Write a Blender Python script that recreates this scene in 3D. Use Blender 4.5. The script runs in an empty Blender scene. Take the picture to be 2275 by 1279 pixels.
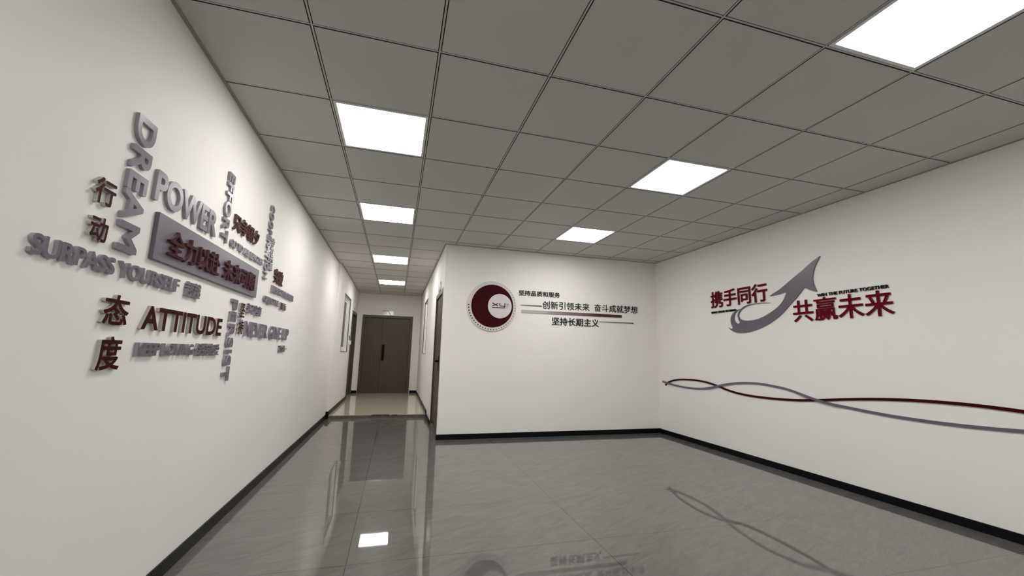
import bpy, bmesh, math
import numpy as np
from mathutils import Matrix, Vector
from mathutils.geometry import tessellate_polygon

SC = bpy.context.scene
COL = SC.collection

# ------------------------------------------------------------------ camera
cam_d = bpy.data.cameras.new('camera')
cam_d.sensor_fit = 'HORIZONTAL'
cam_d.sensor_width = 36.0
cam_d.lens = 906.584 / 2275.0 * 36.0
cam_d.clip_start = 0.02
cam = bpy.data.objects.new('camera', cam_d)
COL.objects.link(cam)
right = Vector((0.96247030, -0.27037621, 0.02340133))
fwd = Vector((0.26340358, 0.95143881, 0.15931965))
up = Vector((-0.06534118, -0.14717643, 0.98694966))
M = Matrix((right, up, -fwd)).transposed().to_4x4()
M.translation = Vector((1.0848, -1.9056, 1.1376))
cam.matrix_world = M
SC.camera = cam

# ------------------------------------------------------------------ world, light level, colour management
w = bpy.data.worlds.new('world')
w.use_nodes = True
w.node_tree.nodes['Background'].inputs[0].default_value = (0.02, 0.02, 0.02, 1)
w.node_tree.nodes['Background'].inputs[1].default_value = 0.0
SC.world = w
PANEL_POWER = 22.0         # radiance of the ceiling panels' diffusers
PANEL_TINT = (1.0, 0.975, 0.93)
vs = SC.view_settings
SC.display_settings.display_device = 'sRGB'
vs.view_transform = 'Standard'
vs.look = 'None'
vs.exposure = 0.0
vs.gamma = 1.0
vs.use_curve_mapping = False
SC.cycles.use_denoising = True
SC.cycles.max_bounces = 14
SC.cycles.diffuse_bounces = 10
SC.cycles.glossy_bounces = 6
SC.cycles.sample_clamp_indirect = 6.0

# ------------------------------------------------------------------ room dimensions (metres)
H = 2.649                  # suspended ceiling
WL, WR = 0.0226, 5.0645    # left and right wall faces
YB = 3.7495                # far wall of the room
XC = 1.672                 # right wall of the corridor
YE = 9.553                 # end wall of the corridor
YR = -5.2                  # wall behind the camera
YS = 5.705                 # step up to the corridor floor
ZC = 0.05                  # corridor floor level
XP = 0.056                 # corridor left wall face (stands proud of the room wall)
XQ = 0.042                 # last bit of corridor left wall
S = 0.6                    # ceiling module
BBH, BBT = 0.068, 0.012    # skirting


# ------------------------------------------------------------------ helpers
def link(name, data, parent=None):
    o = bpy.data.objects.new(name, data)
    COL.objects.link(o)
    if parent is not None:
        o.parent = parent
    return o


def tag(o, label, cat, group=None, kind=None):
    o['label'] = label
    o['category'] = cat
    if group:
        o['group'] = group
    if kind:
        o['kind'] = kind
    return o


def box(bm, x0, x1, y0, y1, z0, z1, mi=0):
    vs_ = [bm.verts.new(p) for p in ((x0, y0, z0), (x1, y0, z0), (x1, y1, z0), (x0, y1, z0),
                                     (x0, y0, z1), (x1, y0, z1), (x1, y1, z1), (x0, y1, z1))]
    for f in ((0, 3, 2, 1), (4, 5, 6, 7), (0, 1, 5, 4), (1, 2, 6, 5), (2, 3, 7, 6), (3, 0, 4, 7)):
        bm.faces.new([vs_[i] for i in f]).material_index = mi


def obj(name, bm, mats, parent=None, bevel=0.0, smooth=False):
    me = bpy.data.meshes.new(name)
    bm.normal_update()
    if smooth:
        for f in bm.faces:
            f.smooth = True
    bm.to_mesh(me)
    bm.free()
    for m in (mats if isinstance(mats, (list, tuple)) else [mats]):
        me.materials.append(m)
    o = link(name, me, parent)
    if bevel:
        md = o.modifiers.new('bevel', 'BEVEL')
        md.width = bevel
        md.segments = 2
        md.limit_method = 'ANGLE'
    return o


def boxes(name, lst, mats, parent=None, bevel=0.0):
    bm = bmesh.new()
    for b in lst:
        box(bm, *b)
    return obj(name, bm, mats, parent, bevel)


def empty(name, mat4=None):
    o = link(name, None)
    o.empty_display_size = 0.05
    if mat4 is not None:
        o.matrix_world = mat4
    return o


def prism(bm, pts, w0, w1, mi_front=0, mi_side=0):
    """solid from a 2-D outline (any winding) between heights w0 and w1"""
    area = sum(pts[i][0] * pts[(i + 1) % len(pts)][1] - pts[(i + 1) % len(pts)][0] * pts[i][1] for i in range(len(pts)))
    if area < 0:
        pts = pts[::-1]
    n = len(pts)
    lo = [bm.verts.new((p[0], p[1], w0)) for p in pts]
    hi = [bm.verts.new((p[0], p[1], w1)) for p in pts]
    for i in range(n):
        j = (i + 1) % n
        bm.faces.new((lo[i], lo[j], hi[j], hi[i])).material_index = mi_side
    for a, b, c in tessellate_polygon([[Vector((p[0], p[1], 0)) for p in pts]]):
        A, B, Cc = Vector(pts[a]), Vector(pts[b]), Vector(pts[c])
        if (B - A).cross(Cc - A) < 0:
            b, c = c, b
        try:
            bm.faces.new((hi[a], hi[b], hi[c])).material_index = mi_front
            bm.faces.new((lo[a], lo[c], lo[b])).material_index = mi_side
        except ValueError:
            pass


def circle(cx, cy, r, n=64):
    return [(cx + r * math.cos(2 * math.pi * k / n), cy + r * math.sin(2 * math.pi * k / n)) for k in range(n)]


# ------------------------------------------------------------------ materials
def principled(name, col, rough=0.5, spec=0.5, metal=0.0, coat=0.0):
    m = bpy.data.materials.new(name)
    m.use_nodes = True
    p = m.node_tree.nodes['Principled BSDF']
    p.inputs['Base Color'].default_value = (*col, 1)
    p.inputs['Roughness'].default_value = rough
    p.inputs['Specular IOR Level'].default_value = spec
    p.inputs['Metallic'].default_value = metal
    p.inputs['Coat Weight'].default_value = coat
    p.inputs['Coat Roughness'].default_value = 0.05
    return m, p, m.node_tree


def node(nt, t, **kw):
    n = nt.nodes.new(t)
    for k, v in kw.items():
        setattr(n, k, v)
    return n


def mottled(name, col, amount, scale, rough, spec=0.5, bump=0.0, coat=0.0):
    """plain paint with a faint procedural mottle and optional fine bump"""
    m, p, nt = principled(name, col, rough, spec, 0, coat)
    tc = node(nt, 'ShaderNodeTexCoord')
    nz = node(nt, 'ShaderNodeTexNoise')
    nz.inputs['Scale'].default_value = scale
    nz.inputs['Detail'].default_value = 5
    nt.links.new(tc.outputs['Object'], nz.inputs['Vector'])
    cr = node(nt, 'ShaderNodeValToRGB')
    cr.color_ramp.elements[0].position = 0.3
    cr.color_ramp.elements[1].position = 0.7
    cr.color_ramp.elements[0].color = (*[c * (1 - amount) for c in col], 1)
    cr.color_ramp.elements[1].color = (*[min(1, c * (1 + amount)) for c in col], 1)
    nt.links.new(nz.outputs['Fac'], cr.inputs['Fac'])
    nt.links.new(cr.outputs['Color'], p.inputs['Base Color'])
    if bump:
        n2 = node(nt, 'ShaderNodeTexNoise')
        n2.inputs['Scale'].default_value = 140
        n2.inputs['Detail'].default_value = 3
        nt.links.new(tc.outputs['Object'], n2.inputs['Vector'])
        b = node(nt, 'ShaderNodeBump')
        b.inputs['Strength'].default_value = bump
        b.inputs['Distance'].default_value = 0.001
        nt.links.new(n2.outputs['Fac'], b.inputs['Height'])
        nt.links.new(b.outputs['Normal'], p.inputs['Normal'])
    return m


M_WALL = mottled('wall_paint', (0.80, 0.785, 0.765), 0.012, 1.3, 0.6, 0.3, bump=0.12)
M_TILE = mottled('ceiling_tile', (0.545, 0.533, 0.518), 0.015, 0.9, 0.55, 0.3)
M_SLOT_SHADE = principled('painted_slot_shade', (0.025, 0.025, 0.025), 0.8, 0.1)[0]  # near-black tile and bar sides, painting shade into the ceiling slots
M_GRID = principled('ceiling_bar', (0.52, 0.51, 0.495), 0.45)[0]
M_ANGLE = principled('ceiling_wall_angle', (0.30, 0.295, 0.28), 0.5)[0]
M_BB = principled('black_skirting_tile', (0.004, 0.004, 0.0045), 0.3, 0.12)[0]
M_GREY = mottled('grey_acrylic', (0.120, 0.104, 0.138), 0.02, 8, 0.32, 0.5)
M_GREY_SIDE = principled('grey_acrylic_edge', (0.30, 0.28, 0.315), 0.4)[0]
M_MAR = mottled('maroon_acrylic', (0.040, 0.004, 0.005), 0.04, 8, 0.45, 0.04)
M_RED = mottled('crimson_acrylic', (0.120, 0.002, 0.007), 0.04, 8, 0.45, 0.04)
M_PALE_SIDE = principled('pale_acrylic_edge', (0.42, 0.41, 0.41), 0.4)[0]
M_MAR_SIDE = principled('maroon_acrylic_edge', (0.10, 0.035, 0.038), 0.35)[0]
M_BLACK = principled('black_acrylic', (0.018, 0.014, 0.015), 0.45, 0.15)[0]
M_LILAC = principled('pale_lilac_acrylic', (0.62, 0.575, 0.605), 0.35)[0]
M_ALU = principled('white_aluminium', (0.72, 0.72, 0.70), 0.35)[0]
M_PLATE = principled('white_sign_plate', (0.86, 0.86, 0.83), 0.15, coat=0.6)[0]
M_PLATE_EDGE = principled('grey_sign_edge', (0.16, 0.15, 0.14), 0.4)[0]
M_HANDLE = principled('black_handle_metal', (0.004, 0.004, 0.004), 0.5, 0.1)[0]
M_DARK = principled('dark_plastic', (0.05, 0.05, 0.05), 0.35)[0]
M_SWITCH = principled('white_plastic', (0.75, 0.75, 0.73), 0.35)[0]
M_GLASS = principled('frosted_window_glass', (0.22, 0.217, 0.208), 0.3, 0.2)[0]
M_DARKGLASS = principled('dark_window_glass', (0.02, 0.02, 0.02), 0.25, 0.15)[0]
M_BEAD = principled('grey_window_bead', (0.20, 0.20, 0.195), 0.4)[0]
M_STONE = mottled('stone_edge', (0.11, 0.10, 0.078), 0.35, 14, 0.35)
M_CHIP = mottled('chipped_mortar', (0.055, 0.045, 0.032), 0.5, 30, 0.8)


def wood(name, c0, c1, axis_scale):
    m, p, nt = principled(name, c0, 0.42, 0.4)
    tc = node(nt, 'ShaderNodeTexCoord')
    mp = node(nt, 'ShaderNodeMapping')
    mp.inputs['Scale'].default_value = axis_scale
    nz = node(nt, 'ShaderNodeTexNoise')
    nz.inputs['Scale'].default_value = 6
    nz.inputs['Detail'].default_value = 8
    nz.inputs['Roughness'].default_value = 0.65
    cr = node(nt, 'ShaderNodeValToRGB')
    cr.color_ramp.elements[0].position = 0.32
    cr.color_ramp.elements[1].position = 0.7
    cr.color_ramp.elements[0].color = (*c0, 1)
    cr.color_ramp.elements[1].color = (*c1, 1)
    nt.links.new(tc.outputs['Object'], mp.inputs['Vector'])
    nt.links.new(mp.outputs['Vector'], nz.inputs['Vector'])
    nt.links.new(nz.outputs['Fac'], cr.inputs['Fac'])
    nt.links.new(cr.outputs['Color'], p.inputs['Base Color'])
    return m


M_WOOD = wood('walnut_veneer', (0.056, 0.036, 0.026), (0.092, 0.062, 0.046), (7, 7, 0.35))
M_CASE = wood('door_casing_veneer', (0.058, 0.047, 0.038), (0.078, 0.064, 0.052), (7, 7, 0.35))


def gradient_bar(name, x0, x1, stops, rough=0.35):
    """a printed colour run along the bar's own length"""
    m, p, nt = principled(name, stops[0][1], rough)
    tc = node(nt, 'ShaderNodeTexCoord')
    sx = node(nt, 'ShaderNodeSeparateXYZ')
    mr = node(nt, 'ShaderNodeMapRange')
    mr.inputs['From Min'].default_value = x0
    mr.inputs['From Max'].default_value = x1
    cr = node(nt, 'ShaderNodeValToRGB')
    e = cr.color_ramp.elements
    while len(e) < len(stops):
        e.new(0.5)
    for k, (pos, c) in enumerate(stops):
        e[k].position = pos
        e[k].color = (*c, 1)
    nt.links.new(tc.outputs['Object'], sx.inputs[0])
    nt.links.new(sx.outputs[0], mr.inputs['Value'])
    nt.links.new(mr.outputs[0], cr.inputs['Fac'])
    nt.links.new(cr.outputs['Color'], p.inputs['Base Color'])
    return m


def floor_material(name, dark, light, seam, rough, bump, xs, ys, seam_w, streak_rot, spec=0.04):
    """polished large-format tile: drawn-out stone streaks, hairline joints, slight waviness"""
    m, p, nt = principled(name, dark, 0.3, spec)
    p.inputs['Coat Weight'].default_value = 1.0     # polished glaze over a slightly hazy body
    p.inputs['Coat Roughness'].default_value = rough
    tc = node(nt, 'ShaderNodeTexCoord')
    rt = node(nt, 'ShaderNodeMapping')
    rt.inputs['Rotation'].default_value = (0, 0, streak_rot)
    nt.links.new(tc.outputs['Object'], rt.inputs['Vector'])
    mp = node(nt, 'ShaderNodeMapping')
    mp.inputs['Scale'].default_value = (2.0, 8.0, 1)
    nz = node(nt, 'ShaderNodeTexNoise')
    nz.inputs['Scale'].default_value = 1.9
    nz.inputs['Detail'].default_value = 10
    nz.inputs['Roughness'].default_value = 0.66
    nz.inputs['Distortion'].default_value = 1.1
    cr = node(nt, 'ShaderNodeValToRGB')
    cr.color_ramp.elements[0].position = 0.30
    cr.color_ramp.elements[1].position = 0.72
    cr.color_ramp.elements[0].color = (*dark, 1)
    cr.color_ramp.elements[1].color = (*light, 1)
    nt.links.new(rt.outputs['Vector'], mp.inputs['Vector'])
    nt.links.new(mp.outputs['Vector'], nz.inputs['Vector'])
    nt.links.new(nz.outputs['Fac'], cr.inputs['Fac'])
    sep = node(nt, 'ShaderNodeSeparateXYZ')
    nt.links.new(tc.outputs['Object'], sep.inputs[0])

    def line(sock, off, period):
        a = node(nt, 'ShaderNodeMath', operation='SUBTRACT')
        a.inputs[1].default_value = off - period * 40.5
        nt.links.new(sock, a.inputs[0])
        b = node(nt, 'ShaderNodeMath', operation='MODULO')
        b.inputs[1].default_value = period
        nt.links.new(a.outputs[0], b.inputs[0])
        c = node(nt, 'ShaderNodeMath', operation='SUBTRACT')
        c.inputs[1].default_value = period / 2
        nt.links.new(b.outputs[0], c.inputs[0])
        d = node(nt, 'ShaderNodeMath', operation='ABSOLUTE')
        nt.links.new(c.outputs[0], d.inputs[0])
        e = node(nt, 'ShaderNodeMath', operation='LESS_THAN')
        e.inputs[1].default_value = seam_w
        nt.links.new(d.outputs[0], e.inputs[0])
        return e.outputs[0]
    lx = line(sep.outputs[0], *xs)
    ly = line(sep.outputs[1], *ys)
    mx = node(nt, 'ShaderNodeMath', operation='MAXIMUM')
    nt.links.new(lx, mx.inputs[0])
    nt.links.new(ly, mx.inputs[1])
    mix = node(nt, 'ShaderNodeMix', data_type='RGBA')
    nt.links.new(mx.outputs[0], mix.inputs[0])
    nt.links.new(cr.outputs['Color'], mix.inputs[6])
    mix.inputs[7].default_value = (*seam, 1)
    nt.links.new(mix.outputs[2], p.inputs['Base Color'])
    if bump:
        n2 = node(nt, 'ShaderNodeTexNoise')
        n2.inputs['Scale'].default_value = 3.2
        n2.inputs['Detail'].default_value = 5
        nt.links.new(mp.outputs['Vector'], n2.inputs['Vector'])
        b = node(nt, 'ShaderNodeBump')
        b.inputs['Strength'].default_value = bump
        b.inputs['Distance'].default_value = 0.002
        nt.links.new(n2.outputs['Fac'], b.inputs['Height'])
        nt.links.new(b.outputs['Normal'], p.inputs['Normal'])
    return m


M_FLOOR = floor_material('grey_polished_tile', (0.084, 0.080, 0.0765), (0.138, 0.1315, 0.126), (0.015, 0.014, 0.013),
                         0.025, 0, (0.90, 1.46), (0.63, 0.75), 0.0018, math.radians(-25))
M_FLOOR2 = floor_material('beige_polished_tile', (0.47, 0.42, 0.32), (0.55, 0.50, 0.395), (0.30, 0.27, 0.20),
                          0.04, 0, (0.27, 0.8), (YS + 0.4, 0.8), 0.0012, 0.3)


def emissive(name, col, strength):
    m = bpy.data.materials.new(name)
    m.use_nodes = True
    nt = m.node_tree
    nt.nodes.remove(nt.nodes['Principled BSDF'])
    e = node(nt, 'ShaderNodeEmission')
    e.inputs[0].default_value = (*col, 1)
    e.inputs[1].default_value = strength
    nt.links.new(e.outputs[0], nt.nodes['Material Output'].inputs[0])
    return m


M_LIGHT = emissive('lit_diffuser', PANEL_TINT, PANEL_POWER)

# ------------------------------------------------------------------ the shell
TW = 0.22


def struct(o, label, cat):
    return tag(o, label, cat, kind='structure')


struct(boxes('floor', [(WL - TW, WR + TW, YR - TW, YB + 0.0, -0.12, 0.0),
                       (WL - TW, XC + 0.3, YB, YS + 0.02, -0.12, 0.0)], M_FLOOR),
       'grey polished tile floor of the room with streaked stone pattern', 'floor')
fl2 = boxes('floor_corridor', [(WL - TW, XC + TW, YS + 0.012, YE + TW, -0.06, ZC)], M_FLOOR2)
struct(fl2, 'beige polished tile floor of the corridor, one low step above the grey floor', 'floor')
boxes('step_edge', [(XP, XC, YS, YS + 0.012, 0.0, ZC - 0.004)], M_STONE, fl2)
bm = bmesh.new()
prism(bm, [(0.745, YS - 0.004), (0.80, YS - 0.007), (0.90, YS - 0.006), (1.00, YS - 0.007), (1.05, YS - 0.004),
           (1.045, YS + 0.05), (0.99, YS + 0.062), (0.86, YS + 0.06), (0.77, YS + 0.058), (0.75, YS + 0.03)], ZC - 0.02, ZC + 0.002)
prism(bm, [(1.08, YS - 0.004), (1.18, YS - 0.005), (1.17, YS + 0.014), (1.10, YS + 0.016)], ZC - 0.022, ZC + 0.0015)
obj('chipped_patch', bm, M_CHIP, fl2)

# left wall: room part, then the slightly proud corridor part with its window opening and door
WIN_L = (6.60, 7.64, 1.115, 2.225)
DOOR_L = (8.30, 9.34, 2.06)
struct(boxes('wall_left', [(WL - TW, WL, YR - TW, YS, 0, H + 0.12)], M_WALL),
       'white left wall of the room carrying the raised words', 'wall')
y0, y1, z0, z1 = WIN_L
struct(boxes('wall_left_corridor', [
    (WL - TW, XP, YS, y0, 0, H + 0.12), (WL - TW, XP, y1, 8.10, 0, H + 0.12),
    (WL - TW, XP, y0, y1, 0, z0), (WL - TW, XP, y0, y1, z1, H + 0.12),
    (WL - TW, XQ, 8.10, DOOR_L[0], 0, H + 0.12), (WL - TW, XQ, DOOR_L[0], DOOR_L[1], DOOR_L[2], H + 0.12),
    (WL - TW, XQ, DOOR_L[1], YE + TW, 0, H + 0.12)], M_WALL),
    'white left wall of the corridor with a window and a dark door', 'wall')
DOOR_R = (3.84, 4.86, 2.045)
WIN_R = (6.86, 7.80, 1.11, 2.255)
y0, y1, z0, z1 = WIN_R
struct(boxes('wall_right_corridor', [
    (XC, XC + TW, YB + 0.02, DOOR_R[0], 0, H + 0.12), (XC, XC + TW, DOOR_R[0], DOOR_R[1], DOOR_R[2], H + 0.12),
    (XC, XC + TW, DOOR_R[1], y0, 0, H + 0.12), (XC, XC + TW, y1, YE + TW, 0, H + 0.12),
    (XC, XC + TW, y0, y1, 0, z0), (XC, XC + TW, y0, y1, z1, H + 0.12)], M_WALL),
    'white right wall of the corridor with a brown door and a window', 'wall')
struct(boxes('wall_back', [(XC, WR + TW, YB, YB + 0.02, 0, H + 0.12), (XC + TW, WR + TW, YB + 0.02, YB + TW, 0, H + 0.12)], M_WALL),
       'white far wall of the room carrying the round emblem', 'wall')
struct(boxes('wall_right', [(WR, WR + TW, YR - TW, YB, 0, H + 0.12)], M_WALL),
       'white right wall carrying the arrow and the crossing ribbons', 'wall')
struct(boxes('wall_rear', [(WL, WR, YR - TW, YR, 0, H + 0.12)], M_WALL), 'white wall behind the camera', 'wall')
DOOR_E = (0.185, 1.475, ZC, 2.075)
struct(boxes('wall_end', [(XQ, DOOR_E[0], YE, YE + TW, 0, H + 0.12), (DOOR_E[1], XC, YE, YE + TW, 0, H + 0.12),
                          (DOOR_E[0], DOOR_E[1], YE, YE + TW, DOOR_E[3], H + 0.12)], M_WALL),
       'white end wall of the corridor around the brown double door', 'wall')

# skirting
struct(boxes('baseboard_left', [(WL, WL + BBT, YR, YS, 0, BBH + 0.004), (WL, XP + BBT, YS - BBT, YS, 0, ZC + BBH)], M_BB, None, 0.002),
       'black skirting tiles along the left wall', 'baseboard')
struct(boxes('baseboard_left_corridor', [(XP, XP + BBT, YS + 0.012, 8.10, ZC, ZC + BBH), (XQ, XQ + BBT, 8.10, 8.25, ZC, ZC + BBH),
                                         (XQ, XQ + BBT, 9.40, YE, ZC, ZC + BBH)], M_BB, None, 0.002),
       'black skirting tiles along the left corridor wall', 'baseboard')
struct(boxes('baseboard_back', [(XC - BBT, WR, YB - BBT, YB, 0, BBH)], M_BB, None, 0.002),
       'black skirting tiles under the emblem on the far wall', 'baseboard')
struct(boxes('baseboard_right', [(WR - BBT, WR, YR, YB - BBT, 0, BBH - 0.004)], M_BB, None, 0.002),
       'black skirting tiles along the right wall', 'baseboard')
struct(boxes('baseboard_right_corridor', [(XC - BBT, XC, 4.92, YS + 0.05, 0, BBH), (XC - BBT - 0.004, XC, YS - 0.01, YS + 0.07, 0, ZC + BBH),
                                          (XC - BBT, XC, YS + 0.07, YE, ZC, ZC + BBH)], M_BB, None, 0.002),
       'black skirting tiles along the right corridor wall, stepping up', 'baseboard')
struct(boxes('baseboard_end', [(XQ + BBT, 0.17, YE - BBT, YE, ZC, ZC + BBH), (1.49, XC - BBT, YE - BBT, YE, ZC, ZC + BBH)], M_BB, None, 0.002),
       'short black skirting tiles either side of the double door', 'baseboard')

# ------------------------------------------------------------------ suspended ceiling: clip-in tiles with open joints, bars between
LIGHTS = [(1, 12), (1, 8), (1, 4), (1, 1), (5, 4), (5, 1), (5, -2), (1, -4), (5, -5), (1, -8), (5, -8)]
LSET = set(LIGHTS)
GAP = 0.0092
bm = bmesh.new()
xs = [WL + 0.004] + [S * i for i in range(1, 9)] + [WR - 0.004]
j0 = -9
ys = [YR + 0.004] + [S * j for j in range(-8, 16)] + [YE - 0.004]
jidx = [j0] + list(range(-8, 16))
for a in range(len(xs) - 1):
    for b in range(len(ys) - 1):
        if (a, jidx[b]) in LSET:
            continue
        xa, xb, ya, yb = xs[a] + GAP, xs[a + 1] - GAP, ys[b] + GAP, ys[b + 1] - GAP
        if ya > YB - 0.01:            # corridor part
            if xa > XC:
                continue
            xb = min(xb, XC - 0.006)
        elif xa < XC + 0.02 and yb > YB - 0.01:
            pass
        elif yb > YB - 0.01:
            yb = min(yb, YB - 0.006)
        if xb > XC + 0.01 and yb > YB - 0.006 and xa < XC:
            # tile cut round the corner of the corridor
            box(bm, xa, XC - 0.006, ya, yb, H, H + 0.02)
            box(bm, XC - 0.006, xb, ya, YB - 0.006, H, H + 0.02)
            continue
        if xb > XC + 0.02 and yb > YB - 0.006:
            yb = YB - 0.006
        if yb - ya < 0.01 or xb - xa < 0.01:
            continue
        box(bm, xa, xb, ya, yb, H, H + 0.02)
bm.normal_update()
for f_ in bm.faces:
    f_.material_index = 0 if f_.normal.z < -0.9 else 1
ceiling = obj('ceiling', bm, [M_TILE, M_SLOT_SHADE])
struct(ceiling, 'suspended ceiling of grey square clip-in tiles', 'ceiling')
bm = bmesh.new()
BW = 0.0046
for i in range(1, 9):
    yend = YE - 0.004 if S * i < XC else YB - 0.004
    box(bm, S * i - BW, S * i + BW, YR + 0.004, yend, H + 0.0015, H + 0.02)
for j in range(-8, 16):
    y = S * j
    if y > YE:
        continue
    xr = WR - 0.004 if y < YB else XC - 0.004
    edges = [WL + 0.004] + [S * i for i in range(1, 9) if S * i < xr] + [xr]
    for k in range(len(edges) - 1):
        box(bm, edges[k] + BW + 0.001, edges[k + 1] - BW - 0.001, y - BW, y + BW, H + 0.002, H + 0.02)
bm.normal_update()
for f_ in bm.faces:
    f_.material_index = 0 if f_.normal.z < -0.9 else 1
obj('grid_bar', bm, [M_GRID, M_SLOT_SHADE], ceiling)
A, AT = 0.018, 0.004
boxes('wall_angle', [(WL, WL + A, YR, YS, H - AT, H - 0.0005), (WL, XP + A, YS, 8.1, H - AT, H - 0.0005), (WL, XQ + A, 8.1, YE, H - AT, H - 0.0005),
                     (WR - A, WR, YR, YB, H - AT, H - 0.0005), (XC, WR - A, YB - A, YB, H - AT, H - 0.0005),
                     (XC - A, XC, YB - A, YE, H - AT, H - 0.0005), (XP, XC - A, YE - A, YE, H - AT, H - 0.0005)], M_ANGLE, ceiling)


# ------------------------------------------------------------------ ceiling light panels
LLAB = {
    (1, 12): 'square lit ceiling panel closest to the double door, smallest in view',
    (1, 8): 'square lit ceiling panel at the mouth of the corridor',
    (1, 4): 'square lit ceiling panel on the left, second of its row from the viewer',
    (1, 1): 'large square lit ceiling panel above the left wall words',
    (5, 4): 'square lit ceiling panel in front of the far wall above the emblem text',
    (5, 1): 'square lit ceiling panel on the right, second of its row from the viewer',
    (5, -2): 'biggest lit ceiling panel, cut off by the top right corner of the photo',
    (1, -4): 'square lit ceiling panel of the left row, first behind the viewer',
    (5, -5): 'square lit ceiling panel of the right row, first behind the viewer',
    (1, -8): 'square lit ceiling panel of the left row next to the rear wall',
    (5, -8): 'square lit ceiling panel of the right row next to the rear wall',
}


def make_light():
    r = empty('ceiling_light')
    o, i = 0.2905, 0.272
    boxes('frame', [(-o, o, -o, -i, -0.002, 0.016), (-o, o, i, o, -0.002, 0.016),
                    (-o, -i, -i, i, -0.002, 0.016), (i, o, -i, i, -0.002, 0.016)], M_ALU, r)
    boxes('diffuser', [(-i, i, -i, i, 0.002, 0.008)], M_LIGHT, r)
    return r


light0 = make_light()
for k, (i, j) in enumerate(LIGHTS):
    if k == 0:
        r = light0
    else:
        r = light0.copy()
        COL.objects.link(r)
        for ch in list(light0.children):
            c = ch.copy()
            COL.objects.link(c)
            c.parent = r
    r.location = (S * i + S / 2, S * j + S / 2, H)
    tag(r, LLAB[(i, j)], 'ceiling light', 'square ceiling light panels')


# ------------------------------------------------------------------ doors and windows
def frame_boxes(u0, u1, v1, d0, d1, wd, v0, axis, head=True):
    """three sides of a door casing; axis 'x' = opening lies across x, 'y' = across y"""
    out = [(u0 - wd, u0, d0, d1, v0, v1 + wd), (u1, u1 + wd, d0, d1, v0, v1 + wd), (u0, u1, d0, d1, v1, v1 + wd)]
    if axis == 'y':
        out = [(b[2], b[3], b[0], b[1], b[4], b[5]) for b in out]
    return out


# double door at the corridor end
d1 = empty('door_1', Matrix.Translation((0, YE, ZC)))
tag(d1, 'brown wooden double door at the end of the corridor', 'door', kind='structure')


def rel(lst, o):
    return [(b[0] - o[0], b[1] - o[0], b[2] - o[1], b[3] - o[1], b[4] - o[2], b[5] - o[2]) for b in lst]


OE = (0, YE, ZC)
boxes('casing', rel([(0.178, 0.245, YE - 0.014, YE + 0.1, ZC, 2.075), (1.405, 1.472, YE - 0.014, YE + 0.1, ZC, 2.075),
                     (0.245, 1.405, YE - 0.014, YE + 0.1, 2.008, 2.075)], OE), M_CASE, d1, 0.004)
lf = boxes('leaf', rel([(0.247, 0.60, YE + 0.03, YE + 0.075, ZC + 0.006, 2.000), (0.604, 0.691, YE + 0.03, YE + 0.075, ZC + 0.006, 2.000),
                        (0.60, 0.604, YE + 0.034, YE + 0.075, ZC + 0.006, 2.000)], OE), M_WOOD, d1)
lf2 = boxes('leaf', rel([(0.6955, 0.798, YE + 0.03, YE + 0.075, ZC + 0.006, 2.000), (0.802, 1.403, YE + 0.03, YE + 0.075, ZC + 0.006, 2.000),
                         (0.798, 0.802, YE + 0.034, YE + 0.075, ZC + 0.006, 2.000)], OE), M_WOOD, d1)
boxes('pull_handle', rel([(0.712, 0.784, YE + 0.012, YE + 0.0299, 0.885, 1.305)], OE), M_HANDLE, lf2, 0.008)

# brown door in the right corridor wall
d2 = empty('door_2', Matrix.Translation((XC, DOOR_R[0], 0)))
tag(d2, 'brown door with black lever handle in the right corridor wall', 'door', kind='structure')
O2 = (XC, DOOR_R[0], 0)
a, b, t = DOOR_R
boxes('casing', rel([(XC - 0.006, XC + 0.2, a, a + 0.07, 0, t), (XC - 0.006, XC + 0.2, b - 0.07, b, 0, t),
                     (XC - 0.006, XC + 0.2, a + 0.07, b - 0.07, t - 0.07, t)], O2), M_CASE, d2, 0.003)
boxes('threshold', rel([(XC - 0.002, XC + 0.2, a + 0.07, b - 0.07, 0, 0.045)], O2), M_STONE, d2)
lf = boxes('leaf', rel([(XC + 0.018, XC + 0.06, a + 0.073, b - 0.073, 0.085, t - 0.073)], O2), M_WOOD, d2)
hd = boxes('handle_plate', rel([(XC + 0.006, XC + 0.0179, 4.10, 4.16, 0.875, 1.085)], O2), M_HANDLE, lf, 0.004)
boxes('lever', rel([(XC - 0.03, XC + 0.006, 4.115, 4.145, 0.995, 1.025), (XC - 0.045, XC - 0.03, 4.115, 4.26, 0.998, 1.022)], O2), M_HANDLE, hd, 0.004)

# dark door in the left corridor wall
d3 = empty('door_3', Matrix.Translation((XQ, DOOR_L[0], ZC)))
tag(d3, 'dark door in the left corridor wall beside the double door', 'door', kind='structure')
a, b, t = DOOR_L
O3 = (XQ, a, ZC)
boxes('casing', rel([(XQ - 0.2, XQ + 0.016, a, a + 0.07, ZC, t), (XQ - 0.2, XQ + 0.016, b - 0.07, b, ZC, t),
                     (XQ - 0.2, XQ + 0.016, a + 0.07, b - 0.07, t - 0.07, t)], O3), M_CASE, d3, 0.003)
boxes('leaf', rel([(XQ - 0.08, XQ - 0.035, a + 0.073, b - 0.073, ZC + 0.006, t - 0.073)], O3), M_WOOD, d3)


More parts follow.
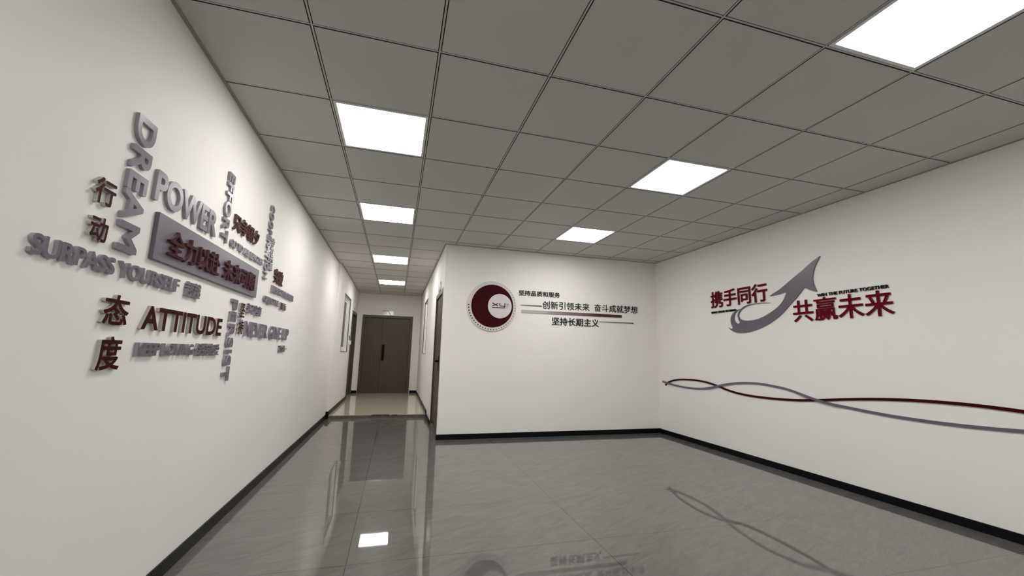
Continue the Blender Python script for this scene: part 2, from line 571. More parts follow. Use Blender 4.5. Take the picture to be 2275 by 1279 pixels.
def window(name, x_in, sgn, y0, y1, z0, z1, label):
    """white aluminium window set back in its opening; sgn = direction into the wall"""
    r = empty(name, Matrix.Translation((x_in, y0, z0)))
    tag(r, label, 'window', kind='structure')
    f = 0.045

    def bx(lst):
        out = []
        for (d0, d1_, a, b, c, d) in lst:
            xa, xb = sorted((sgn * d0, sgn * d1_))
            out.append((xa, xb, a - y0, b - y0, c - z0, d - z0))
        return out
    D0, D1 = 0.045, 0.10
    boxes('window_frame', bx([(D0, D1, y0, y0 + f, z0, z1), (D0, D1, y1 - f, y1, z0, z1),
                              (D0, D1, y0 + f, y1 - f, z0, z0 + f), (D0, D1, y0 + f, y1 - f, z1 - f, z1)]), M_ALU, r, 0.003)
    ym = (y0 + y1) / 2
    s = boxes('sash', bx([(D0 + 0.02, D1 - 0.01, y0 + f, y0 + f + 0.04, z0 + f, z1 - f), (D0 + 0.02, D1 - 0.01, ym - 0.03, ym + 0.03, z0 + f, z1 - f),
                          (D0 + 0.02, D1 - 0.01, y1 - f - 0.04, y1 - f, z0 + f, z1 - f),
                          (D0 + 0.02, D1 - 0.01, y0 + f + 0.04, y1 - f - 0.04, z0 + f, z0 + f + 0.04),
                          (D0 + 0.02, D1 - 0.01, y0 + f + 0.04, y1 - f - 0.04, z1 - f - 0.04, z1 - f)]), M_ALU, r, 0.002)
    boxes('pane', bx([(0.072, 0.078, y0 + f + 0.04, ym - 0.03, z0 + f + 0.04, z1 - f - 0.04)]), M_GLASS, s)
    boxes('pane', bx([(0.072, 0.078, ym + 0.03, y1 - f - 0.04, z0 + f + 0.04, z1 - f - 0.04)]), M_DARKGLASS, s)
    boxes('window_bead', bx([(-0.006, 0.010, y0 - 0.014, y1 + 0.014, z1, z1 + 0.014), (-0.006, 0.010, y0 - 0.014, y1 + 0.014, z0 - 0.014, z0),
                             (-0.006, 0.010, y0 - 0.014, y0, z0, z1), (-0.006, 0.010, y1, y1 + 0.014, z0, z1)]), M_BEAD, r)
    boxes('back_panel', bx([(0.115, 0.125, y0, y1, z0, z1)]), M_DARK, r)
    return r


window('window_1', XP, -1, *WIN_L, 'white framed window in the left corridor wall')
window('window_2', XC, 1, *WIN_R, 'white framed window in the right corridor wall')

# ------------------------------------------------------------------ lettering
_tmp_c = bpy.data.curves.new('scratch', 'FONT')
_tmp_o = bpy.data.objects.new('scratch', _tmp_c)
COL.objects.link(_tmp_o)
_adv = {}


def text_extent(s):
    _tmp_c.body = s
    _tmp_c.offset = 0
    _tmp_c.extrude = 0
    _tmp_o.data.update_tag()
    bpy.context.view_layer.update()
    dg = bpy.context.evaluated_depsgraph_get()
    me = _tmp_o.evaluated_get(dg).to_mesh()
    xs_ = [v.co.x for v in me.vertices]
    r_ = (min(xs_), max(xs_)) if xs_ else (0, 0)
    _tmp_o.evaluated_get(dg).to_mesh_clear()
    return r_


def advance(c):
    if c not in _adv:
        if ord(c) > 0x2000:
            _adv[c] = text_extent(c + '一')[1] - text_extent('一')[1] if c != '一' else text_extent('一一')[1] - text_extent('一')[1]
        else:
            _adv[c] = text_extent('H' + c + 'H')[1] - text_extent('HH')[1]
    return _adv[c]


def simplify(pts, tol):
    """Douglas-Peucker on a closed loop"""
    def dp(i, j, keep):
        stack = [(i, j)]
        while stack:
            i, j = stack.pop()
            if j <= i + 1:
                continue
            ax, ay = pts[i]
            bx, by = pts[j % len(pts)]
            dx, dy = bx - ax, by - ay
            ln = math.hypot(dx, dy) or 1e-9
            best, bk = -1, -1
            for k in range(i + 1, j):
                px, py = pts[k]
                d = abs((px - ax) * dy - (py - ay) * dx) / ln if ln > 1e-8 else math.hypot(px - ax, py - ay)
                if d > best:
                    best, bk = d, k
            if best > tol:
                keep.add(bk)
                stack.append((i, bk))
                stack.append((bk, j))
    n_ = len(pts)
    far = max(range(n_), key=lambda k: (pts[k][0] - pts[0][0]) ** 2 + (pts[k][1] - pts[0][1]) ** 2)
    keep = {0, far}
    dp(0, far, keep)
    dp(far, n_, keep)
    return [pts[k] for k in sorted(keep) if k < n_]


_gl = {}
STEP = 1 / 150


def glyph(c, weight):
    """closed outlines of one character, strokes thickened evenly by weight: list of (outer loop, [hole loops])"""
    weight = max(weight, 0.001)
    if (c, weight) in _gl:
        return _gl[(c, weight)]
    _tmp_c.body = c
    _tmp_c.extrude = 0
    _tmp_o.data.update_tag()
    bpy.context.view_layer.update()
    cu = _tmp_o.to_curve(bpy.context.evaluated_depsgraph_get(), apply_modifiers=False)
    segs = []
    for sp in cu.splines:
        bp = sp.bezier_points
        poly = []
        for i in range(len(bp)):
            p, q = bp[i], bp[(i + 1) % len(bp)]
            P0, P1, P2, P3 = (np.array(v[:2]) for v in (p.co, p.handle_right, q.handle_left, q.co))
            chord = np.linalg.norm(P3 - P0)
            straight = np.linalg.norm(P1 - P0 - (P3 - P0) / 3) < 0.02 * chord + 1e-6 and np.linalg.norm(P2 - P0 - (P3 - P0) * 2 / 3) < 0.02 * chord + 1e-6
            for t in ((0.0,) if straight else (0, 0.17, 0.33, 0.5, 0.67, 0.83)):
                poly.append((1 - t) ** 3 * P0 + 3 * (1 - t) ** 2 * t * P1 + 3 * (1 - t) * t * t * P2 + t ** 3 * P3)
        if len(poly) > 2:
            pl = np.array(poly)
            segs.append(np.concatenate([pl, np.roll(pl, -1, axis=0)], axis=1))
    _tmp_o.to_curve_clear()
    sg = np.concatenate(segs)
    sg = sg[np.abs(sg[:, 0] - sg[:, 2]) + np.abs(sg[:, 1] - sg[:, 3]) > 1e-7]
    pad = weight + 3 * STEP
    gx = np.arange(sg[:, 0].min() - pad, sg[:, 0].max() + pad + STEP, STEP)
    gy = np.arange(sg[:, 1].min() - pad, sg[:, 1].max() + pad + STEP, STEP) + 1.3e-5
    X, Y = np.meshgrid(gx, gy, indexing='ij')
    D = np.full(X.shape, 1e9)
    Wn = np.zeros(X.shape, dtype=int)
    for x1, y1, x2, y2 in sg:
        dx, dy = x2 - x1, y2 - y1
        t = np.clip(((X - x1) * dx + (Y - y1) * dy) / (dx * dx + dy * dy), 0, 1)
        D = np.minimum(D, (X - x1 - t * dx) ** 2 + (Y - y1 - t * dy) ** 2)
        cr = dx * (Y - y1) - dy * (X - x1)
        Wn += ((y1 <= Y) & (y2 > Y) & (cr > 0)).astype(int) - ((y1 > Y) & (y2 <= Y) & (cr < 0)).astype(int)
    V = np.where(Wn != 0, np.sqrt(D), -np.sqrt(D)) + weight      # positive inside the thickened stroke
    V[np.abs(V) < 1e-9] = 1e-9
    nxt, pos = {}, {}

    def ept(i, j, d):
        """crossing on the grid edge leaving node (i, j) in direction d (0 = x, 1 = y)"""
        k = (i, j, d)
        if k not in pos:
            a_, b_ = V[i, j], V[i + (d == 0), j + (d == 1)]
            f = a_ / (a_ - b_)
            pos[k] = (gx[i] + (STEP * f if d == 0 else 0), gy[j] + (STEP * f if d == 1 else 0))
        return k
    ins = V > 0
    cells = ins[:-1, :-1].astype(int) + 2 * ins[1:, :-1] + 4 * ins[1:, 1:] + 8 * ins[:-1, 1:]
    for i, j in zip(*np.nonzero((cells > 0) & (cells < 15))):
        cse = cells[i, j]
        Bm, Rt, Tp, Lf = (i, j, 0), (i + 1, j, 1), (i, j + 1, 0), (i, j, 1)
        tab = {1: [(Bm, Lf)], 2: [(Rt, Bm)], 3: [(Rt, Lf)], 4: [(Tp, Rt)], 5: [(Bm, Rt), (Tp, Lf)], 6: [(Tp, Bm)], 7: [(Tp, Lf)],
               8: [(Lf, Tp)], 9: [(Bm, Tp)], 10: [(Lf, Bm), (Rt, Tp)], 11: [(Rt, Tp)], 12: [(Lf, Rt)], 13: [(Bm, Rt)], 14: [(Lf, Bm)]}[cse]
        for p, q in tab:
            nxt[ept(*p)] = ept(*q)
    loops = []
    while nxt:
        st = next(iter(nxt))
        lp, k = [], st
        while k in nxt:
            lp.append(pos[k])
            k = nxt.pop(k)
        lp = simplify(lp, 0.0016) if len(lp) > 8 else []
        if len(lp) > 2:
            loops.append(lp)

    def area(l):
        return 0.5 * sum(l[k][0] * l[(k + 1) % len(l)][1] - l[(k + 1) % len(l)][0] * l[k][1] for k in range(len(l)))

    def inside(pt, l):
        r_ = False
        for k in range(len(l)):
            (x1, y1), (x2, y2) = l[k], l[(k + 1) % len(l)]
            if (y1 > pt[1]) != (y2 > pt[1]) and pt[0] < (x2 - x1) * (pt[1] - y1) / (y2 - y1) + x1:
                r_ = not r_
        return r_
    sgn = 1 if area(max(loops, key=lambda l: abs(area(l)))) > 0 else -1
    outer = [l for l in loops if area(l) * sgn > 1e-5]
    res = [(l, []) for l in outer]
    for l in loops:
        if area(l) * sgn < -1e-5:
            own = [r_ for r_ in res if inside(l[0], r_[0])]
            if own:
                min(own, key=lambda r_: abs(area(r_[0])))[1].append(l)
    _gl[(c, weight)] = res
    return res


def gmap(g, fn):
    return [([fn(p) for p in o_], [[fn(p) for p in h] for h in hs]) for o_, hs in g]


def layout(text, weight, track=0.0):
    """outlines of each character with pen positions"""
    out, x = [], 0.0
    for c in text:
        if c == ' ':
            x += 0.3
            continue
        if c == '　':
            x += 0.42
            continue
        out.append(gmap(glyph(c, weight), lambda p: (p[0] + x, p[1])))
        x += advance(c) + track
    return out


def extents(gs):
    P = [p for g in gs for o_, hs in g for p in o_]
    xs_, ys_ = [p[0] for p in P], [p[1] for p in P]
    return min(xs_), max(xs_), min(ys_), max(ys_)


def letter_bm(g, z0, z1, bm=None):
    """solid letter: front faces get material 0, edges and back material 1"""
    bm = bm or bmesh.new()
    for o_, hs in g:
        lps = [o_] + hs
        flat = [p for l in lps for p in l]
        lo = [bm.verts.new((p[0], p[1], z0)) for p in flat]
        hi = [bm.verts.new((p[0], p[1], z1)) for p in flat]
        for t in tessellate_polygon([[Vector((p[0], p[1], 0)) for p in l] for l in lps]):
            A_, B_, C_ = (Vector(flat[k]) for k in t)
            if (B_ - A_).cross(C_ - A_) < 0:
                t = (t[0], t[2], t[1])
            try:
                bm.faces.new([hi[k] for k in t]).material_index = 0
                bm.faces.new([lo[k] for k in t[::-1]]).material_index = 1
            except ValueError:
                pass
        k0 = 0
        for l in lps:
            n_ = len(l)
            for k in range(n_):
                i, j = k0 + k, k0 + (k + 1) % n_
                bm.faces.new((lo[i], lo[j], hi[j], hi[i])).material_index = 1
            k0 += n_
    bmesh.ops.recalc_face_normals(bm, faces=bm.faces)
    return bm


def letter_mesh(g, thick, mats, parent, name='letter'):
    return obj(name, letter_bm(g, 0.0, thick), list(mats), parent)


def wall_frame(wall, a, z, off=0.0):
    """matrix whose local x runs along the writing, y up, z out of the wall"""
    off += 0.0005
    if wall == 'left':
        cols = (Vector((0, 1, 0)), Vector((0, 0, 1)), Vector((1, 0, 0)))
        o = Vector((WL + off, a, z))
    elif wall == 'back':
        cols = (Vector((1, 0, 0)), Vector((0, 0, 1)), Vector((0, -1, 0)))
        o = Vector((a, YB - off, z))
    elif wall == 'right':
        cols = (Vector((0, -1, 0)), Vector((0, 0, 1)), Vector((-1, 0, 0)))
        o = Vector((WR - off, a, z))
    elif wall == 'end':
        cols = (Vector((1, 0, 0)), Vector((0, 0, 1)), Vector((0, -1, 0)))
        o = Vector((a, YE - off, z))
    m = Matrix(cols).transposed().to_4x4()
    m.translation = o
    return m


def lettering(wall, text, box_, mats, thick, weight, label, off=0.0, turn=False, track=0.0, name='lettering'):
    """raised words filling box_ = (a0, a1, z0, z1); turn = reading downwards, tops to the right"""
    a0, a1, z0, z1 = box_
    ro = empty(name, wall_frame(wall, a0, z0, off))
    W, Hh = abs(a1 - a0), z1 - z0
    g = layout(text, weight, track)
    lx, hx, ly, hy = extents(g)
    for q in g:
        if not turn:
            q = gmap(q, lambda p: ((p[0] - lx) / (hx - lx) * W, (p[1] - ly) / (hy - ly) * Hh))
        else:
            q = gmap(q, lambda p: ((p[1] - ly) / (hy - ly) * W, Hh - (p[0] - lx) / (hx - lx) * Hh))
        letter_mesh(q, thick, mats, ro)
    tag(ro, label, 'lettering')
    return ro


def stacked(wall, chars, cells, mats, thick, weight, label, name='lettering'):
    """characters written one below another, each filling its own cell (a0, a1, z0, z1)"""
    a0, z0 = cells[0][0], cells[-1][2]
    ro = empty(name, wall_frame(wall, a0, z0))
    for c, (ca, cb, cz0, cz1) in zip(chars, cells):
        g = glyph(c, weight)
        lx, hx, ly, hy = extents([g])
        g = gmap(g, lambda p: ((p[0] - lx) / (hx - lx) * (cb - ca) + ca - a0, (p[1] - ly) / (hy - ly) * (cz1 - cz0) + cz0 - z0))
        letter_mesh(g, thick, mats, ro)
    tag(ro, label, 'lettering')
    return ro


GREY = (M_GREY, M_GREY_SIDE)
MAR = (M_MAR, M_PALE_SIDE)
MAR2 = (M_MAR, M_MAR_SIDE)
RED = (M_RED, M_MAR_SIDE)
BLK = (M_BLACK, M_BLACK)
WB, WC = 0.028, 0.017      # extra stroke weight: Latin bold, hanzi bold
TL = 0.014

# left wall
lettering('left', 'DREAM', (-0.05, 0.076, 1.497, 2.059), GREY, TL, WB, 'grey raised word DREAM running down the left wall, letters lying sideways', turn=True, track=0.03)
lettering('left', 'POWER', (0.133, 0.759, 1.760, 1.901), GREY, TL, WB, 'grey raised word POWER above the grey board')
bo = empty('slogan_board', wall_frame('left', 0.184, 1.510))
tag(bo, 'long grey board carrying a maroon slogan on the left wall', 'board')
bm = bmesh.new()
box(bm, 0, 1.374, 0, 0.211, 0, 0.018)
obj('panel', bm, [M_GREY], bo, 0.0015)
lettering('left', '全力以赴　未来可期', (0.270, 1.457, 1.545, 1.672), MAR2, 0.013, WC, 'maroon raised slogan of eight characters fixed on the grey board', off=0.018)
lettering('left', 'EFFORT', (0.838, 0.929, 1.768, 2.203), GREY, TL, WB, 'grey raised word EFFORT running down beside the end of POWER', turn=True, track=0.02)
lettering('left', '只争朝夕', (1.000, 1.488, 1.882, 1.997), MAR2, TL, WC, 'maroon raised four characters to the right of EFFORT')
lettering('left', 'GO TO ALL LENGTHS', (0.989, 1.630, 1.771, 1.819), GREY, TL, 0.018, 'small grey raised words GO TO ALL LENGTHS just above the grey board')
lettering('left', 'COOPERATION', (1.687, 1.779, 1.685, 2.298), GREY, TL, 0.018, 'grey raised word COOPERATION running down past the right end of the board', turn=True, track=0.02)
stacked('left', '合作共赢', [(1.799 - 0.006 + 0.003 * k, 1.884 + 0.001 * k, 2.048 - 0.069 * (k + 1) + 0.004, 2.048 - 0.069 * k) for k in range(4)], GREY, TL, WC,
        'grey raised column of four characters alongside COOPERATION')
lettering('left', '突破', (1.987, 2.249, 1.698, 1.827), MAR2, TL, WC, 'maroon raised two characters above BREAK THROUGH')
lettering('left', 'BREAK THROUGH', (1.952, 2.697, 1.609, 1.670), GREY, TL, 0.018, 'small grey raised words BREAK THROUGH')
lettering('left', 'OBJECTIVE', (1.770, 2.195, 1.491, 1.559), GREY, TL, 0.018, 'small grey raised word OBJECTIVE right of the grey board')
lettering('left', '目标', (2.255, 2.458, 1.492, 1.560), MAR, TL, 0.012, 'dark raised two characters right after OBJECTIVE')
lettering('left', 'PERSIST', (1.131, 1.236, 0.921, 1.452), GREY, TL, WB, 'grey raised word PERSIST running down below the board', turn=True, track=0.04)
stacked('left', '坚持', [(1.283, 1.382, 1.345, 1.444), (1.288, 1.391, 1.229, 1.329)], MAR, TL, WC, 'maroon raised column of two characters between PERSIST and NEVER GIVE UP')
lettering('left', '永不言弃', (1.423, 1.748, 1.381, 1.457), GREY, TL, 0.012, 'grey raised four characters directly above NEVER GIVE UP')
lettering('left', 'NEVER GIVE UP', (1.433, 2.662, 1.216, 1.328), GREY, TL, 0.018, 'grey raised words NEVER GIVE UP')
lettering('left', '勇争第一', (2.373, 2.653, 1.102, 1.166), GREY, TL, 0.012, 'small grey raised characters under the end of NEVER GIVE UP')
lettering('left', 'ATTITUDE', (0.190, 1.021, 1.203, 1.309), MAR, TL, WB, 'maroon raised word ATTITUDE')
lettering('left', 'KEEP LOVING', (0.192, 0.693, 1.091, 1.149), GREY, TL, 0.018, 'grey raised words KEEP LOVING under ATTITUDE')
lettering('left', '保持热爱', (0.721, 1.026, 1.086, 1.155), GREY, TL, 0.012, 'grey raised four characters following KEEP LOVING')
lettering('left', 'SURPASS YOURSELF', (-0.405, 0.455, 1.396, 1.461), GREY, 0.012, 0.018, 'grey raised words SURPASS YOURSELF, furthest left on the wall')
lettering('left', '超越', (0.523, 0.680, 1.390, 1.468), GREY, TL, 0.012, 'grey raised two characters following SURPASS YOURSELF')
stacked('left', '行动', [(-0.206, -0.099, 1.632, 1.729), (-0.197, -0.107, 1.498, 1.588)], MAR, TL, 0.022, 'maroon raised column of two characters left of DREAM')
stacked('left', '态度', [(-0.055, 0.093, 1.211, 1.327), (-0.046, 0.088, 1.041, 1.168)], MAR, TL, 0.022, 'maroon raised column of two large characters left of ATTITUDE')

# ------------------------------------------------------------------ far wall: emblem, slogans and bars
em = empty('round_emblem', wall_frame('back', 2.36, 1.803))
tag(em, 'round white and maroon emblem with letters XY on the far wall', 'emblem')
bm = bmesh.new()
prism(bm, circle(0, 0, 0.357, 96), 0, 0.014)
obj('backing_disc', bm, [M_LILAC], em, 0.0015)
bm = bmesh.new()
prism(bm, circle(0.004, 0.003, 0.3055, 96), 0.014, 0.018)
obj('maroon_disc', bm, [M_MAR], em)
bm = bmesh.new()
prism(bm, circle(0.1105, 0.004, 0.1745, 80), 0.018, 0.026)
inner = obj('inner_disc', bm, [M_LILAC], em, 0.001)
for k in range(46):
    a = math.pi + 2 * math.pi * k / 53.0
    rr = 0.0105 - 0.0085 * k / 45.0
    bm = bmesh.new()
    prism(bm, circle(0.338 * math.cos(a), 0.338 * math.sin(a) + 0.004, rr, 14), 0.014, 0.0152)
    obj('dot', bm, [M_BLACK], em)
KX = 1 / 3195.0


def lg(x, y):
    return (0.1105 + (x - 640) * KX, 0.004 - (y - 0.035 * (x - 640) - 640) * KX)


def stroke(bm, p, q, wd, w0=0.026, w1=0.0285):
    p, q = Vector(lg(*p)), Vector(lg(*q))
    d = (q - p).normalized()
    n = Vector((-d.y, d.x)) * wd * KX / 2
    prism(bm, [tuple(p + n), tuple(q + n), tuple(q - n), tuple(p - n)], w0, w1)


bm = bmesh.new()
stroke(bm, (285, 500), (560, 648), 40)
stroke(bm, (285, 635), (560, 515), 40)
stroke(bm, (280, 703), (850, 723), 40)
stroke(bm, (850, 724), (872, 700), 38)
stroke(bm, (871, 706), (871, 503), 38)
stroke(bm, (627, 500), (631, 610), 38)
stroke(bm, (630, 606), (652, 637), 36)
stroke(bm, (648, 634), (860, 650), 36)
obj('logo_letters', bm, [M_BLACK], inner)
bm = bmesh.new()
stroke(bm, (967, 520), (967, 745), 14)
stroke(bm, (1000, 520), (1000, 610), 10)
stroke(bm, (1022, 520), (1022, 660), 10)
stroke(bm, (1044, 530), (1044, 590), 10)
stroke(bm, (905, 487), (930, 487), 26)
obj('logo_caption', bm, [principled('grey_print', (0.30, 0.28, 0.29), 0.5)[0]], inner)

TB = 0.008
lettering('back', '坚持品质和服务', (2.754, 3.397, 1.984, 2.062), BLK, TB, 0.012, 'small black slogan of seven characters, topmost line beside the emblem')
lettering('back', '创新引领未来', (3.122, 3.883, 1.808, 1.923), BLK, TB, 0.002, 'black slogan of six thin characters right of the emblem')
lettering('back', '奋斗成就梦想', (3.962, 4.716, 1.808, 1.924), BLK, TB, 0.002, 'black slogan of six thin characters nearest the room corner')
lettering('back', '坚持长期主义', (3.272, 4.040, 1.571, 1.690), BLK, TB, 0.013, 'black bold slogan of six characters under the gradient bar')


def bar(x0, x1, z0, z1, mat, label):
    r = empty('bar', wall_frame('back', x0, z0))
    bm_ = bmesh.new()
    box(bm_, 0, x1 - x0, 0, z1 - z0, 0, TB)
    o = obj('bar', bm_, [mat])
    o.matrix_world = r.matrix_world.copy()
    bpy.data.objects.remove(r)
    tag(o, label, 'decorative bar')
    return o


GB = [(0.0, (0.42, 0.41, 0.39)), (0.18, (0.40, 0.37, 0.36)), (0.45, (0.20, 0.14, 0.14)), (0.75, (0.055, 0.014, 0.015)), (1.0, (0.028, 0.006, 0.007))]
bar(2.802, 4.431, 1.732, 1.775, gradient_bar('grey_to_maroon_print', 0, 1.63, GB), 'long thick bar fading from grey to maroon below the middle slogan')
G1 = [(0.0, (0.40, 0.40, 0.37)), (0.35, (0.16, 0.155, 0.14)), (1.0, (0.03, 0.028, 0.025))]
bar(2.786, 3.112, 1.836, 1.850, gradient_bar('grey_to_black_print', 0, 0.326, G1), 'short thin dark bar between the emblem and the middle slogan')
bar(4.046, 4.637, 1.648, 1.662, gradient_bar('pale_to_dark_print', 0, 0.59, G1), 'thin dark bar to the right of the lowest slogan')

# ------------------------------------------------------------------ right wall
lettering('right', '携手同行', (2.552, 1.690, 1.789, 2.005), RED, 0.012, WC, 'crimson raised four characters left of the grey arrow')
lettering('right', 'WALK HAND IN HAND', (2.556, 2.143, 1.719, 1.747), BLK, 0.012, 0.010, 'tiny black words WALK HAND IN HAND under the smaller crimson characters')
lettering('right', '共赢未来', (1.398, 0.492, 1.530, 1.755), RED, 0.012, 0.012, 'large crimson raised four characters right of the grey arrow')
lettering('right', 'WIN THE FUTURE TOGETHER', (1.128, 0.512, 1.763, 1.794), BLK, 0.012, 0.010, 'small black words WIN THE FUTURE TOGETHER above the large crimson characters')

ARROW = [(1.061, 2.164), (1.081, 2.131), (1.109, 2.09), (1.135, 2.033), (1.154, 1.962), (1.153, 1.914), (1.144, 1.869), (1.125, 1.816),
         (1.168, 1.83), (1.215, 1.854), (1.249, 1.878), (1.296, 1.833), (1.353, 1.777), (1.418, 1.725), (1.494, 1.658), (1.589, 1.59),
         (1.721, 1.525), (1.848, 1.483), (1.971, 1.457), (2.069, 1.452), (2.159, 1.46), (2.209, 1.477), (2.25, 1.5), (2.278, 1.524),
         (2.244, 1.508), (2.22, 1.507), (2.211, 1.522), (2.229, 1.565), (2.236, 1.602), (2.227, 1.652), (2.197, 1.69), (2.159, 1.716),
         (2.085, 1.739), (2.128, 1.717), (2.159, 1.691), (2.176, 1.656), (2.179, 1.615), (2.164, 1.585), (2.135, 1.564), (2.105, 1.565),
         (2.098, 1.581), (2.115, 1.618), (2.124, 1.66), (2.115, 1.691), (2.081, 1.729), (2.034, 1.757), (1.974, 1.774), (1.897, 1.782),
         (1.823, 1.781), (1.751, 1.778), (1.665, 1.766), (1.752, 1.7715), (1.842, 1.774), (1.917, 1.77), (1.985, 1.758), (2.046, 1.734),
         (2.088, 1.701), (2.106, 1.666), (2.099, 1.633), (2.076, 1.611), (2.027, 1.596), (1.96, 1.589), (1.876, 1.593), (1.783, 1.612),
         (1.693, 1.646), (1.613, 1.684), (1.544, 1.728), (1.49, 1.787), (1.448, 1.864), (1.5, 1.854), (1.566, 1.844), (1.658, 1.841),
         (1.605, 1.868), (1.537, 1.895), (1.436, 1.953), (1.33, 2.014), (1.229, 2.072), (1.14, 2.127)]
CORN = {0, 7, 10, 23, 32, 50, 68, 71}
fine = []
n = len(ARROW)
for i in range(n):
    p0, p1, p2, p3 = (Vector(ARROW[(i + k) % n]) for k in (-1, 0, 1, 2))
    if i in CORN:
        p0 = p1
    if (i + 1) % n in CORN:
        p3 = p2
    for s in range(3):
        t = s / 3
        q = 0.5 * ((2 * p1) + (p2 - p0) * t + (2 * p0 - 5 * p1 + 4 * p2 - p3) * t * t + (3 * p1 - p0 - 3 * p2 + p3) * t ** 3)
        fine.append((2.278 - q.x, q.y - 1.452))
bm = bmesh.new()
prism(bm, fine, 0, 0.012, 0, 1)
ar = obj('rising_arrow', bm, [M_GREY, M_GREY])
ar.matrix_world = wall_frame('right', 2.278, 1.452)
tag(ar, 'large grey swooping arrow pointing up to the right on the right wall', 'arrow')

RED_LINE = [(3.581, 0.723), (3.525, 0.762), (3.436, 0.795), (3.307, 0.821), (3.154, 0.836), (2.981, 0.842), (2.845, 0.838), (2.715, 0.828),
            (2.6, 0.811), (2.489, 0.79), (2.399, 0.768), (2.29, 0.748), (2.184, 0.735), (2.05, 0.726), (1.921, 0.723), (1.78, 0.724),
            (1.627, 0.729), (1.438, 0.740), (1.263, 0.759), (1.1, 0.781), (0.95, 0.802), (0.744, 0.826), (0.559, 0.842), (0.392, 0.851),
            (0.241, 0.855), (0.103, 0.855), (-0.023, 0.851), (-0.157, 0.843), (-0.4, 0.822), (-0.7, 0.785), (-1.0, 0.745), (-1.25, 0.72)]
GREY_LINE = [(3.637, 0.775), (3.492, 0.757), (3.333, 0.740), (3.181, 0.730), (3.036, 0.727), (2.897, 0.731), (2.764, 0.743), (2.636, 0.764),
             (2.553, 0.784), (2.473, 0.804), (2.356, 0.829), (2.245, 0.848), (2.105, 0.863), (1.972, 0.870), (1.846, 0.870), (1.695, 0.858),
             (1.539, 0.838), (1.396, 0.806), (1.261, 0.772), (1.134, 0.749), (0.957, 0.730), (0.756, 0.714), (0.574, 0.704), (0.357, 0.700),
             (0.165, 0.702), (-0.007, 0.709), (-0.143, 0.718), (-0.4, 0.740), (-0.7, 0.775), (-1.0, 0.815), (-1.25, 0.84)]


def ribbon(name, pts, w0, w1, mat, label, width=0.023, over=()):
    org = pts[0]
    P = [Vector((org[0] - p[0], p[1] - org[1])) for p in pts]
    f = []
    m = len(P)
    for i in range(m - 1):
        p0, p1, p2, p3 = P[max(i - 1, 0)], P[i], P[i + 1], P[min(i + 2, m - 1)]
        for s in range(6):
            t = s / 6
            f.append(0.5 * ((2 * p1) + (p2 - p0) * t + (2 * p0 - 5 * p1 + 4 * p2 - p3) * t * t + (3 * p1 - p0 - 3 * p2 + p3) * t ** 3))
    f.append(P[-1])
    bm_ = bmesh.new()
    rows = []
    for i, p in enumerate(f):
        d = (f[min(i + 1, len(f) - 1)] - f[max(i - 1, 0)]).normalized()
        nn = Vector((-d.y, d.x)) * width / 2
        a, b = p + nn, p - nn
        near = min([abs(org[0] - p.x - c) for c in over] + [9.0])
        h = 0.0096 * (1.0 if near < 0.14 else max(0.0, 1 - (near - 0.14) / 0.12))     # lies over the other ribbon here
        rows.append([bm_.verts.new((q.x, q.y, d_ + h)) for q, d_ in ((a, w0), (b, w0), (b, w1), (a, w1))])
    for r0, r1 in zip(rows, rows[1:]):
        for k in range(4):
            bm_.faces.new((r0[k], r1[k], r1[(k + 1) % 4], r0[(k + 1) % 4]))
    bm_.faces.new(rows[0])
    bm_.faces.new(rows[-1][::-1])
    bmesh.ops.recalc_face_normals(bm_, faces=bm_.faces)
    o = obj(name, bm_, [mat])
    o.matrix_world = wall_frame('right', org[0], org[1])
    tag(o, label, 'ribbon')
    return o


ribbon('ribbon', RED_LINE, 0.0, 0.009, M_MAR, 'long wavy maroon ribbon on the right wall')
ribbon('ribbon', GREY_LINE, 0.0, 0.009, M_GREY, 'long wavy grey ribbon crossing over the maroon one on the right wall', over=(3.53, 2.51, 1.21, -0.76))


# ------------------------------------------------------------------ small things in the corridor
M_GLOSSPLATE = principled('glossy_white_acrylic', (0.86, 0.86, 0.83), 0.09, 0.6)[0]


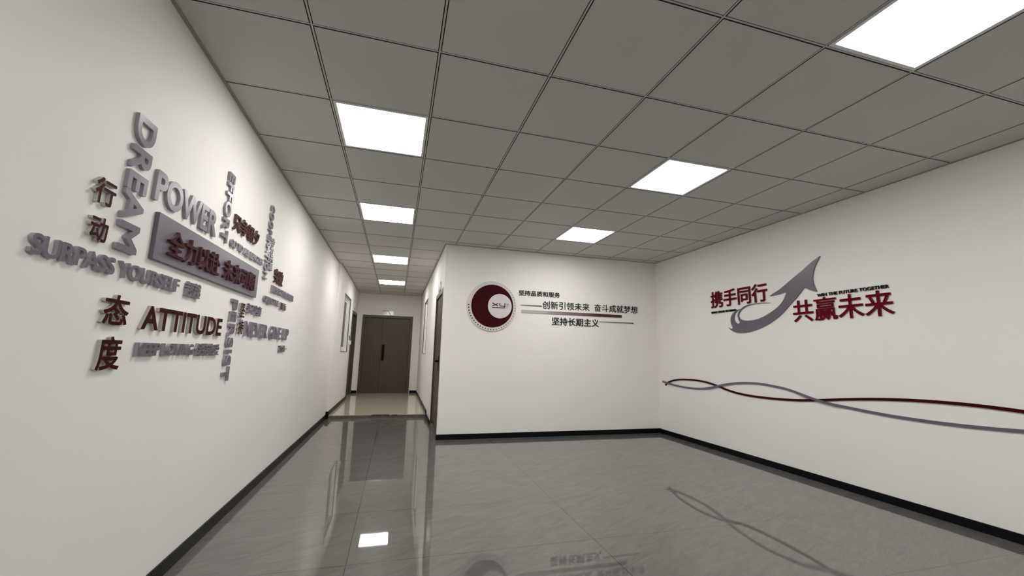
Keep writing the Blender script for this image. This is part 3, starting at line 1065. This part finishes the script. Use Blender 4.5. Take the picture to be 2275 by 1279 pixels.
def door_sign(mat4, label, plate=M_PLATE):
    r = empty('door_sign', mat4)
    tag(r, label, 'sign', 'white door signs in the corridor')
    W_, H_ = 0.285, 0.125
    boxes('backing', [(-0.002, W_ + 0.002, -0.002, H_ + 0.002, 0, 0.004)], M_PLATE_EDGE, r)
    bm_ = bmesh.new()
    prism(bm_, [(0, 0), (0.208, 0), (0.138, H_ - 0.012), (0, H_ - 0.012)], 0.004, 0.010)
    pl = obj('left_plate', bm_, [plate], r)
    bm_ = bmesh.new()
    prism(bm_, [(0.222, 0.004), (W_, 0.004), (W_, H_), (0.146, H_)], 0.004, 0.013)
    obj('right_plate', bm_, [plate], r)
    bm_ = bmesh.new()
    for g in layout('会议室', 0.0):
        letter_bm(gmap(g, lambda p: (0.02 + p[0] * 0.031, 0.058 + p[1] * 0.036)), 0.010, 0.0105, bm_)
    obj('sign_text', bm_, [principled('grey_sign_print', (0.12, 0.12, 0.11), 0.5)[0]], pl)
    return r


door_sign(wall_frame('end', 0.670, 2.078, 0.003) @ Matrix.Rotation(math.radians(-0.8), 4, 'X'), 'white split sign plate above the double door', M_GLOSSPLATE)
m = wall_frame('right', 4.480, 2.056)
m.translation.x = XC
door_sign(m, 'sign plate above the brown door on the right of the corridor')
m = wall_frame('left', 8.60, 2.062)
m.translation.x = XQ
door_sign(m, 'sign plate above the dark door on the left of the corridor')

ap = boxes('access_panel', [(0, 0.014, 0, 0.075, 0, 0.10)], M_DARK, None, 0.004)
ap.location = (XP, 7.86, 1.352)
tag(ap, 'small dark wall panel between the left window and the dark door', 'access panel')
sw = empty('light_switch', Matrix.Translation((XQ, 8.165, 1.262)))
tag(sw, 'white switch box beside the dark door on the left', 'switch')
boxes('switch_plate', [(0, 0.03, 0, 0.086, 0, 0.09)], M_SWITCH, sw, 0.004)
boxes('rocker', [(0.03, 0.035, 0.02, 0.066, 0.02, 0.07)], M_SWITCH, sw, 0.002)

bpy.data.objects.remove(_tmp_o)
bpy.data.curves.remove(_tmp_c)
